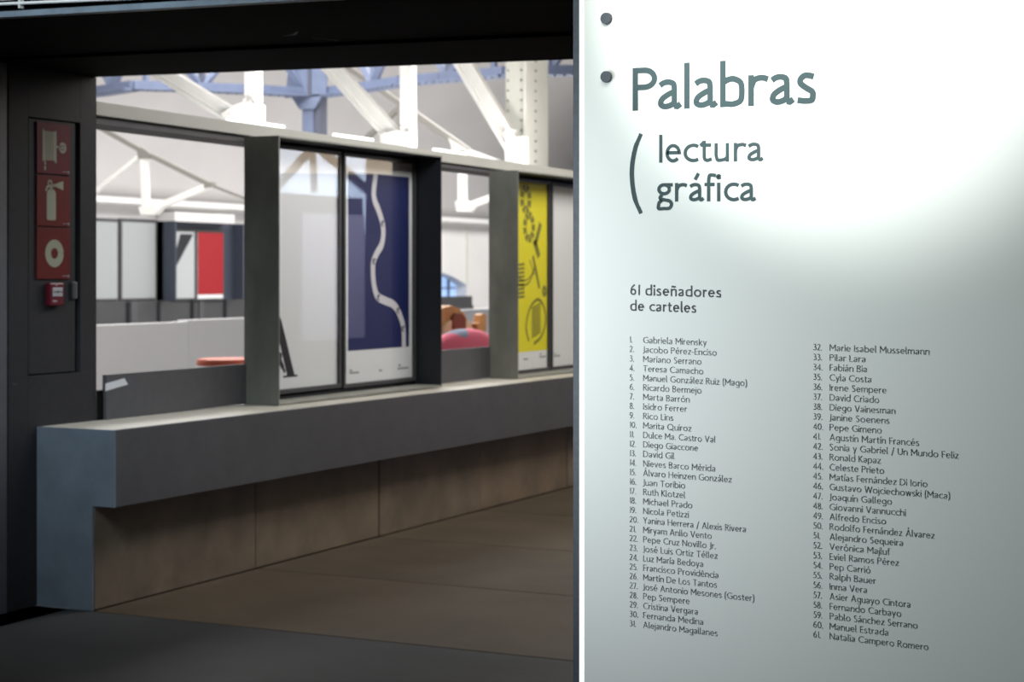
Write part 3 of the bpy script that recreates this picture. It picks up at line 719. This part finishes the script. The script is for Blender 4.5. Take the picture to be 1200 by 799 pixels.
for k in range(5): MB().tube((-5.985 + .02 * k, 12.13, 2.47 - .032 * k), (-5.985 + .02 * k, 12.11, 2.47 - .032 * k), .009, n=8).build('rivet', M['truss'], t)

t = thing('riveted_column', (-5.92, 12.5, 0), 'cream riveted steel column rising behind the yellow poster box', 'column')
MB().box((-6.155, 12.50, 0), (-5.965, 12.53, 4.0)).build('face_plate', M['column'], t)
MB().box((-5.985, 12.46, 0), (-5.960, 12.86, 4.0)).build('side_flange', M['column'], t)
MB().box((-6.13, 12.54, 0), (-5.99, 12.86, 4.0)).build('core', M['column'], t)
b = MB()
for k in range(46):
    z = .1 + k * .078
    for x in (-6.135, -6.02): b.tube((x, 12.502, z), (x, 12.490, z), .008, n=6)
    b.tube((-5.962, 12.62, z), (-5.948, 12.62, z), .009, n=6)
tag(b.build('rivets', M['truss_dim'], t), kind='stuff')

# =================================================================== BLUE LATTICE GIRDER curving through the hall
ring = [(-14.314, 16.496), (-13.264, 16.337), (-12.463, 15.993), (-11.953, 16.447), (-11.471, 16.998), (-11.098, 17.614), (-10.167, 17.216), (-9.585, 16.9), (-9.032, 16.788), (-8.718, 16.755), (-8.185, 16.609), (-7.834, 16.648), (-7.534, 16.794), (-6.81, 17.148)]
gd = thing('lattice_girder', (-11.1, 17.6, 3.4), 'curved blue-grey lattice girder with riveted bottom chord crossing the hall', 'girder')
b = MB(); b2 = MB(); bt = MB()
for (xa, ya), (xb, yb) in zip(ring[:-1], ring[1:]):
    b.bar((xa, ya, 3.50), (xb, yb, 3.50), .10, .10, (0, 0, 1)); b.bar((xa, ya, 3.455), (xb, yb, 3.455), .24, .02, (0, 0, 1))
    bt.bar((xa, ya, 4.25), (xb, yb, 4.25), .12, .10, (0, 0, 1))
b.build('bottom_chord', M['girder'], gd); bt.build('top_chord', M['girder'], gd)
def along(s):
    L = 0
    for (xa, ya), (xb, yb) in zip(ring[:-1], ring[1:]):
        l = math.hypot(xb - xa, yb - ya)
        if s <= L + l: k = (s - L) / l; return (xa + (xb - xa) * k, ya + (yb - ya) * k)
        L += l
    return ring[-1]
tot = sum(math.hypot(b_[0] - a[0], b_[1] - a[1]) for a, b_ in zip(ring[:-1], ring[1:]))
s = .2; k = 0
while s < tot - .7:
    a = along(s); c = along(s + .62)
    z = (3.50, 4.25) if k % 2 == 0 else (4.25, 3.50)
    MB().bar((*a, z[0]), (*c, z[1]), .07, .06, (0, 1, 0)).build('lattice_bar', M['girder'], gd)
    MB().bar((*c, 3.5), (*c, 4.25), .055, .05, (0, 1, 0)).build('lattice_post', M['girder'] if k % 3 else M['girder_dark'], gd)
    s += .62; k += 1
b = MB(); s = .05
while s < tot:
    a = along(s); b.tube((a[0], a[1] - .11, 3.442), (a[0], a[1] - .11, 3.425), .018, n=6); s += .10
tag(b.build('rivets', M['girder'], gd), kind='stuff')
t = thing('blue_post', (-11.1, 17.55, 0), 'blue-grey riveted post carrying the lattice girder joint', 'post')
MB().box((-11.20, 17.45, 0), (-11.05, 17.58, 3.36)).build('shaft', M['girder'], t)
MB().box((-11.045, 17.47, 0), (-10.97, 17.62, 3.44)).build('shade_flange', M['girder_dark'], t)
MB().prism([(-11.42, 17.42, 3.44), (-10.86, 17.42, 3.44), (-10.86, 17.42, 4.2), (-11.30, 17.42, 4.2)], (0, .03, 0)).prism([(-11.22, 17.42, 3.30), (-11.02, 17.42, 3.30), (-10.92, 17.42, 3.46), (-11.34, 17.42, 3.46)], (0, .03, 0)).build('gusset', M['girder'], t)
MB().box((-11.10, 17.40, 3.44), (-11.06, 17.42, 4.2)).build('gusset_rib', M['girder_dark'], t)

# =================================================================== TRUSSES IN THE HALL
t = thing('roof_truss', (-12.3, 16, 2.0), 'thin white roof truss with a glowing lower joint, seen in first opening', 'truss', 'hanging roof trusses in the hall')
def rod(p, q, wd, m, name, dp=None): MB().bar(p, q, wd, dp or wd).build(name, m, t)
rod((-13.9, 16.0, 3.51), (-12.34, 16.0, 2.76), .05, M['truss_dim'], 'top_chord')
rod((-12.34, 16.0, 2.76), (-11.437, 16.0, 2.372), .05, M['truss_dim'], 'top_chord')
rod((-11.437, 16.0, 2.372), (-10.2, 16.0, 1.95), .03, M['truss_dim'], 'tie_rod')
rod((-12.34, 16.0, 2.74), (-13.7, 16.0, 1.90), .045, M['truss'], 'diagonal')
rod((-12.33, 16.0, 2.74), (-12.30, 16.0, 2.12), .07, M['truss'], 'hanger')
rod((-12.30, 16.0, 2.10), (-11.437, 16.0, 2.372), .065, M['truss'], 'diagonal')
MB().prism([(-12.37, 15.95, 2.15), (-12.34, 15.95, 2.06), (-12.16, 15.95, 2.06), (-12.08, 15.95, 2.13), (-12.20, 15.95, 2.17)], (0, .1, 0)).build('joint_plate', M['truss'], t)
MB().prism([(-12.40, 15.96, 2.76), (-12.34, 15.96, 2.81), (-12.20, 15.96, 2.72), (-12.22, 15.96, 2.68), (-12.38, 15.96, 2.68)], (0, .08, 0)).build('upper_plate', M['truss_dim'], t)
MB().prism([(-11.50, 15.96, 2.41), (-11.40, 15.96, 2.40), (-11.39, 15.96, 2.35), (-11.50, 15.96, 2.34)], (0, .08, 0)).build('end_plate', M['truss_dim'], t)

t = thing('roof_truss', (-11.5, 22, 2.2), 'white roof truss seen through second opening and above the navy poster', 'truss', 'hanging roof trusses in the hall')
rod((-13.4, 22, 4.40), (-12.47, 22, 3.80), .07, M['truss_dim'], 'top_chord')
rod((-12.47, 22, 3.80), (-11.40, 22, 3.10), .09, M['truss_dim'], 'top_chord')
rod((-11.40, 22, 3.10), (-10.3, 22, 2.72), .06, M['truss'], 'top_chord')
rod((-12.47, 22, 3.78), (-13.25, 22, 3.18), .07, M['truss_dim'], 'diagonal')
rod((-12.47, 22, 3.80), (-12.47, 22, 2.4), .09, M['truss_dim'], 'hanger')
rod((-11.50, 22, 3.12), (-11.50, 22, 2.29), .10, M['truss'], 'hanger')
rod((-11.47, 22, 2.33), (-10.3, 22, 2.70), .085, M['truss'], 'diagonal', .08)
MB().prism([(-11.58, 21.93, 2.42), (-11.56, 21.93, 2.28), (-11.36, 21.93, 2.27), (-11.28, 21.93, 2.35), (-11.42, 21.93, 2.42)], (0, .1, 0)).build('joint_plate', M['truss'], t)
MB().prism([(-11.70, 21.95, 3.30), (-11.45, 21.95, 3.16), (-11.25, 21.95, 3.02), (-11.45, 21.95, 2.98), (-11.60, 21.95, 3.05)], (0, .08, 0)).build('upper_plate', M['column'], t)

# =================================================================== FAR SIDE OF THE HALL: boards, posters, parapet
XR = -16.30
def far_frame(y0, y1, z0, z1, label, paper):
    t = thing('far_poster', (XR, (y0 + y1) / 2, z0), label, 'poster', 'posters on the far side of the hall')
    MB().box((XR - .01, y0 - .04, z0 - .03), (XR + .03, y1 + .04, z1 + .05)).build('frame', M['far_dark'], t)
    MB().box((XR + .03, y0, z0), (XR + .04, y1, z1)).build('sheet', paper, t)
    return t
grey = mat('far_poster_grey', (.36, .385, .385), .6)
far_frame(19.3, 20.49, 1.06, 2.15, 'blank grey poster on far wall beside the charcoal pillar edge', grey)
far_frame(20.60, 21.37, 1.06, 2.16, 'wide blank grey poster on far wall left of the dark framed pair', grey)
t = thing('far_display_box', (-16.1, 22.3, 1.0), 'dark navy display box with white cap on the far wall, holding the red poster', 'display box')
MB().box((-16.31, 21.47, 1.02), (-16.20, 23.27, 2.19)).build('back_panel', M['far_box'], t)
MB().box((-16.31, 21.47, 1.02), (-15.98, 21.50, 2.19)).build('side_panel', M['far_box'], t)
MB().box((-16.31, 23.24, 1.02), (-16.0, 23.27, 2.19)).build('side_panel', M['far_box'], t)
MB().box((-16.31, 21.46, 2.19), (-15.98, 22.98, 2.33)).build('cap', M['wall_white'], t)
XR = -16.195
t = far_frame(21.70, 22.18, 1.05, 2.045, 'white poster with a bold black diagonal wedge on the far wall', mat('far_white', (.45, .47, .48), .6))
MB().prism([(XR + .0405, a, b_) for a, b_ in [(21.83, 2.01), (22.15, 2.01), (21.705, 1.50), (21.705, 1.72)]], (.002, 0, 0)).build('wedge', M['ink'], t)
t = far_frame(22.27, 22.92, 1.04, 2.045, 'bright red poster in the dark box on the far wall', M['paper'])
MB().box((XR + .0405, 22.27, 1.10), (XR + .042, 22.92, 2.045)).build('red_field', M['red_ink'], t)
XR = -16.30
far_frame(23.33, 24.2, 1.04, 2.15, 'blank pale poster on far wall at the edge of the first opening', grey)
fp = thing('far_skirt_panel', (-16.3, 24, .5), 'dark grey ledge front running below the posters on the far wall', 'panel')
MB().box((-16.32, 16.0, .40), (-16.2, 29.0, 1.02)).build('board', M['far_dark'], fp)
for y in (20.62, 21.33, 22.15, 23.0): MB().box((-16.2, y, .45), (-16.17, y + .05, 1.02)).build('batten', M['header'] if False else M['box_in'], fp)
MB().box((-16.2, 20.70, .45), (-16.18, 20.85, 1.02)).build('batten', M['fascia'], fp)
MB().box((-16.2, 22.35, .45), (-16.18, 22.45, 1.02)).build('batten', M['fascia'], fp)
pp = thing('parapet', (-9.5, 15, 0), 'white parapet wall crossing the hall behind the low dark panels', 'parapet')
MB().box((-9.62, 9.5, 0), (-9.5, 12.95, .985)).build('panel', M['parapet'], pp)
MB().box((-9.62, 12.953, 0), (-9.5, 26, 1.0)).build('panel', M['parapet'], pp)
# arched window at the far wall
wn = setting('window_1', (-16.5, 30.4, .76))
MB().box((-16.58, 29.1, .76), (-16.56, 31.39, 1.66)).build('window_pane', M['window_glow'], wn)
for y in (29.6, 30.12, 30.62, 31.02): MB().box((-16.56, y, .76), (-16.52, y + .05, 1.62)).build('glazing_bar', M['girder'], wn)
MB().box((-16.56, 29.1, 1.13), (-16.52, 31.3, 1.16)).build('glazing_bar', M['girder'], wn)
db = MB().box((-16.30, 29.5, 0), (-16.1, 31.21, .985)).box((-16.30, 31.2, 0), (-16.15, 31.36, .80)).build('low_cabinet', M['far_dark'])
tag(db, 'dark low cabinet under the blue arched window', 'cabinet')

# table with wooden toy and cushion behind the second opening; coral stool behind the first
tb = thing('play_table', (-6.45, 12.2, 0), 'white low table hidden behind the second opening under toy and cushion', 'table')
MB().box((-7.1, 11.5, .66), (-6.2, 12.9, .70)).build('table_top', M['truss'], tb)
for x in (-7.05, -6.26):
    for y in (11.55, 12.8): MB().box((x, y, 0), (x + .05, y + .05, .66)).build('leg', M['truss'], tb)
ty = thing('wooden_toy', (-6.5, 12.0, .70), 'rounded wooden toy arch with cream hollow and upright horn on the table', 'toy')
def slab(name, pts, x, d, m): MB().prism([(x, a, b_) for a, b_ in pts], (-d, 0, 0)).build(name, m, ty, bevel=.008)
slab('arch', [(11.891, 0.7), (11.932, 1.012), (12.041, 1.107), (12.179, 1.15), (12.305, 1.162), (12.42, 1.14), (12.506, 1.098), (12.55, 1.057), (12.638, 1.008), (12.728, 0.958), (12.728, 0.7)], -6.52, .20, M['wood'])
slab('cream_hollow', [(12.041, 0.873), (12.096, 0.962), (12.165, 1.026), (12.263, 1.057), (12.263, 0.865)], -6.50, .03, M['cream'])
slab('cream_hollow', [(12.477, 0.985), (12.477, 1.058), (12.55, 1.043), (12.653, 0.987), (12.713, 0.951), (12.713, 0.849), (12.477, 0.858)], -6.505, .03, M['cream'])
slab('brown_face', [(12.263, 0.984), (12.256, 1.063), (12.305, 1.102), (12.42, 1.1), (12.485, 1.058), (12.485, 0.978)], -6.49, .03, M['brown'])
slab('horn', [(12.624, 0.873), (12.638, 0.953), (12.594, 1.015), (12.668, 1.02), (12.683, 1.081), (12.728, 1.094), (12.78, 1.079), (12.773, 0.963), (12.743, 0.869)], -6.46, .07, M['wood'])
# cushion: flattened ball
def dome(name, c, rx, ry, rz, m, parent=None, nu=28, nv=12):
    b = MB(); n0 = 0
    for j in range(nv + 1):
        ph = math.pi * j / nv
        for i in range(nu):
            th = 2 * math.pi * i / nu
            b.v.append((c[0] + rx * math.sin(ph) * math.cos(th), c[1] + ry * math.sin(ph) * math.sin(th), c[2] - rz * math.cos(ph)))
    for j in range(nv):
        for i in range(nu):
            k = (i + 1) % nu; b.f.append((j * nu + i, j * nu + k, (j + 1) * nu + k, (j + 1) * nu + i)); b.sm.append(True)
    return b.build(name, m, parent)
pm = mat('pink_blue_patchwork', (.78, .12, .22), .7); nt = pm.node_tree; bs = nt.nodes['Principled BSDF']
tc = nt.nodes.new('ShaderNodeTexCoord'); nz = nt.nodes.new('ShaderNodeTexNoise'); nz.inputs['Scale'].default_value = 3.4; nz.inputs['Detail'].default_value = 0
rp = nt.nodes.new('ShaderNodeValToRGB'); rp.color_ramp.interpolation = 'CONSTANT'
rp.color_ramp.elements[0].color = (.27, .33, .45, 1); rp.color_ramp.elements[1].position = .47; rp.color_ramp.elements[1].color = (.85, .16, .26, 1)
nt.links.new(tc.outputs['Object'], nz.inputs['Vector']); nt.links.new(nz.outputs['Fac'], rp.inputs[0]); nt.links.new(rp.outputs[0], bs.inputs['Base Color'])
cu = dome('cushion', (-6.34, 12.16, .85), .12, .46, .14, pm)
tag(cu, 'pink cushion with blue-grey patches in front of the wooden toy', 'cushion')
tg = thing('round_stool', (-6.4, 9.16, 0), 'coral red round stool top showing above the taped dark panel', 'stool')
MB().tube((-6.4, 9.16, .845), (-6.4, 9.16, .885), .21, .20, n=32).build('seat', M['coral'], tg, bevel=.006)
MB().tube((-6.4, 9.16, .03), (-6.4, 9.16, .845), .03).build('post', M['bolt'], tg)
MB().tube((-6.4, 9.16, 0), (-6.4, 9.16, .03), .19, .17, n=28).build('foot_plate', M['bolt'], tg)

# =================================================================== OPPOSITE SIDE (mirrored in the poster glass)
ow = setting('wall_right', (3.2, 16, 0))
MB().box((3.1, 6, 0), (3.5, 19.6, 6)).build('opposite_tall_wall', M['opp_dark'], ow)  # unseen stretch, raised to full height to block stray light
MB().box((3.1, 19.6, 0), (3.3, 22.3, 2.5)).build('opposite_wall', M['opp_dark'], ow)
MB().box((3.1, 22.3, 0), (3.3, 23.05, 2.0)).build('opposite_low_wall', M['opp_dark'], ow)
MB().box((3.1, 23.05, 0), (3.5, 40, 6)).build('opposite_tall_wall', M['opp_dark'], ow)
for y0, y1 in ((14.2, 15.9), (17.4, 19.0), (20.6, 22.25)):
    MB().box((3.04, y0, .5), (3.1, y1, 2.25)).build('opposite_board', M['lav'], ow)
ov = setting('ceiling_opposite', (9, 16, 3))
ovb = MB().box((9.5, 2, 0), (9.8, 44, 7)).build('opposite_vault_wall', M['opp_vault'], ov)
t = thing('opposite_truss', (5, 18, 2.3), 'grey roof truss across the corridor mirrored in the poster glass', 'truss')
rod((5, 24.2, 3.38), (5, 25.9, 2.70), .11, M['truss_dim'], 'top_chord')
rod((5, 25.9, 2.70), (5, 28, 1.9), .11, M['truss_dim'], 'top_chord')
rod((5, 25.85, 2.70), (5, 25.8, 3.6), .09, M['truss_dim'], 'hanger')
rod((5, 23.9, 3.36), (5, 22.9, 2.72), .10, M['truss_dim'], 'diagonal')
rod((5, 23.95, 3.36), (5, 24.0, 2.70), .08, M['truss_dim'], 'hanger')
rod((5, 24.2, 3.38), (5, 22.2, 3.9), .08, M['truss_dim'], 'top_chord')

# =================================================================== SIGN PANEL
YP = 3.6
sp = thing('sign_panel', (-.7, YP, 0), 'tall frosted glass exhibition panel with title and list of names', 'sign')
fr = MB().box((-1.6085, YP + .001, 0), (-1.5925, YP + .03, 2.5)).build('steel_edge', M['panel_frame'], sp, bevel=.001)
MB().box((-1.5925, YP + .014, 0), (.25, YP + .03, 2.5)).build('backing_plate', M['panel_frame'], sp)
MB().box((-1.5923, YP - .0005, 0), (-1.5823, YP + .0135, 2.5)).build('glow_edge', M['edge_glow'], sp)
MB().box((-1.582, YP, 0), (.25, YP + .0135, 2.5)).build('glass_face', M['panel'], sp, bevel=.001)
for z in (1.958, 1.831, .30): MB().tube((-1.527, YP, z), (-1.527, YP - .008, z), .0128, .0122, n=28).build('bolt', M['bolt'], sp)
TP = lambda u, v, l: (u, YP - .0007 - l, v)
q = MB(); letters_at(q, [('P', -1.467, -1.409), ('a', -1.4075, -1.356), ('l', -1.348, -1.337), ('a', -1.3265, -1.275), ('b', -1.267, -1.213), ('r', -1.205, -1.162), ('a', -1.1575, -1.107), ('s', -1.1, -1.059)], 1.755, .0925, TP, .134, -.003, -1.467)
q.build('title_lettering', M['title'], sp)
q = MB(); letters_at(q, [('l', -1.405, -1.397), ('e', -1.391, -1.355), ('c', -1.35, -1.318), ('t', -1.314, -1.286), ('u', -1.28, -1.247), ('r', -1.237, -1.21), ('a', -1.207, -1.173)], 1.641, .0565, TP, .130, -.014, -1.405)
q.build('subtitle_lettering', M['title'], sp)
q = MB(); letters_at(q, [('g', -1.411, -1.374), ('r', -1.369, -1.342), ('á', -1.337, -1.304), ('f', -1.302, -1.278), ('i', -1.274, -1.266), ('c', -1.259, -1.228), ('a', -1.223, -1.189)], 1.5575, .0565, TP, .130, -.014, -1.411)
q.build('subtitle_lettering', M['title'], sp)
q = MB(); q.ribbon(curve([(-1.447, 1.7045), (-1.4615, 1.670), (-1.4685, 1.621), (-1.4622, 1.568), (-1.447, 1.5325)]), [.0085] * 4 + [.010] * 16 + [.0085] * 5, TP)
q.build('bracket', M['title'], sp)
q = MB(); text_mesh(q, '61 diseñadores', -1.472, 1.3565, .0225, .207, TP, .135, .13, -.022, False); q.build('heading_line', M['text'], sp)
q = MB(); text_mesh(q, 'de carteles', -1.472, 1.3225, .0225, .151, TP, .135, .13, -.022, False); q.build('heading_line', M['text'], sp)
NAMES = [
    ("Gabriela Mirensky", 0.144),
    ("Jacobo Pérez-Enciso", 0.167),
    ("Mariano Serrano", 0.133),
    ("Teresa Camacho", 0.137),
    ("Manuel González Ruiz (Mago)", 0.234),
    ("Ricardo Bermejo", 0.133),
    ("Marta Barrón", 0.106),
    ("Isidro Ferrer", 0.1),
    ("Rico Lins", 0.069),
    ("Marita Quiroz", 0.11),
    ("Dulce Ma. Castro Val", 0.164),
    ("Diego Giaccone", 0.125),
    ("David Gil", 0.071),
    ("Nieves Barco Mérida", 0.164),
    ("Álvaro Heinzen González", 0.2),
    ("Juan Toribio", 0.096),
    ("Ruth Klotzel", 0.096),
    ("Michael Prado", 0.112),
    ("Nicola Petizzi", 0.104),
    ("Yanina Herrera / Alexis Rivera", 0.232),
    ("Miryam Anllo Vento", 0.156),
    ("Pepe Cruz Novillo Jr.", 0.165),
    ("José Luis Ortiz Téllez", 0.169),
    ("Luz María Bedoya", 0.137),
    ("Francisco Providência", 0.171),
    ("Martín De Los Tantos", 0.167),
    ("José Antonio Mesones (Goster)", 0.25),
    ("Pep Sempere", 0.106),
    ("Cristina Vergara", 0.125),
    ("Fernanda Medina", 0.137),
    ("Alejandro Magallanes", 0.169),
    ("Marie Isabel Musselmann", 0.205),
    ("Pilar Lara", 0.075),
    ("Fabián Bia", 0.078),
    ("Cyla Costa", 0.087),
    ("Irene Sempere", 0.118),
    ("David Criado", 0.103),
    ("Diego Vainesman", 0.136),
    ("Janine Soenens", 0.124),
    ("Pepe Gimeno", 0.108),
    ("Agustín Martín Francés", 0.184),
    ("Sonia y Gabriel / Un Mundo Feliz", 0.263),
    ("Ronald Kapaz", 0.106),
    ("Celeste Prieto", 0.113),
    ("Matías Fernández Di Iorio", 0.201),
    ("Gustavo Wojciechowski (Maca)", 0.246),
    ("Joaquín Gallego", 0.129),
    ("Giovanni Vannucchi", 0.157),
    ("Alfredo Enciso", 0.117),
    ("Rodolfo Fernández Álvarez", 0.215),
    ("Alejandro Sequeira", 0.152),
    ("Verónica Majluf", 0.125),
    ("Eviel Ramos Pérez", 0.143),
    ("Pep Carrió", 0.085),
    ("Ralph Bauer", 0.096),
    ("Inma Vera", 0.078),
    ("Asier Aguayo Cintora", 0.167),
    ("Fernando Carbayo", 0.148),
    ("Pablo Sánchez Serrano", 0.181),
    ("Manuel Estrada", 0.122),
    ("Natalia Campero Romero", 0.203),
]

for i, (nm, wd) in enumerate(NAMES):
    if i < 31: xn, xt, z = -1.4735, -1.442, 1.2535 - .02047 * i
    else: xn, xt, z = -1.0645, -1.030, 1.2445 - .02045 * (i - 31)
    q = MB()
    text_mesh(q, '%d.' % (i + 1), xn, z, .0132, None, TP, .095, .14, -.021)
    q.build('list_number', M['text_thin'], sp); q = MB()
    text_mesh(q, nm, xt, z - .021 * (xt - xn), .0135, wd, TP, .095, .13, -.021)
    q.build('list_line', M['text_thin'], sp)
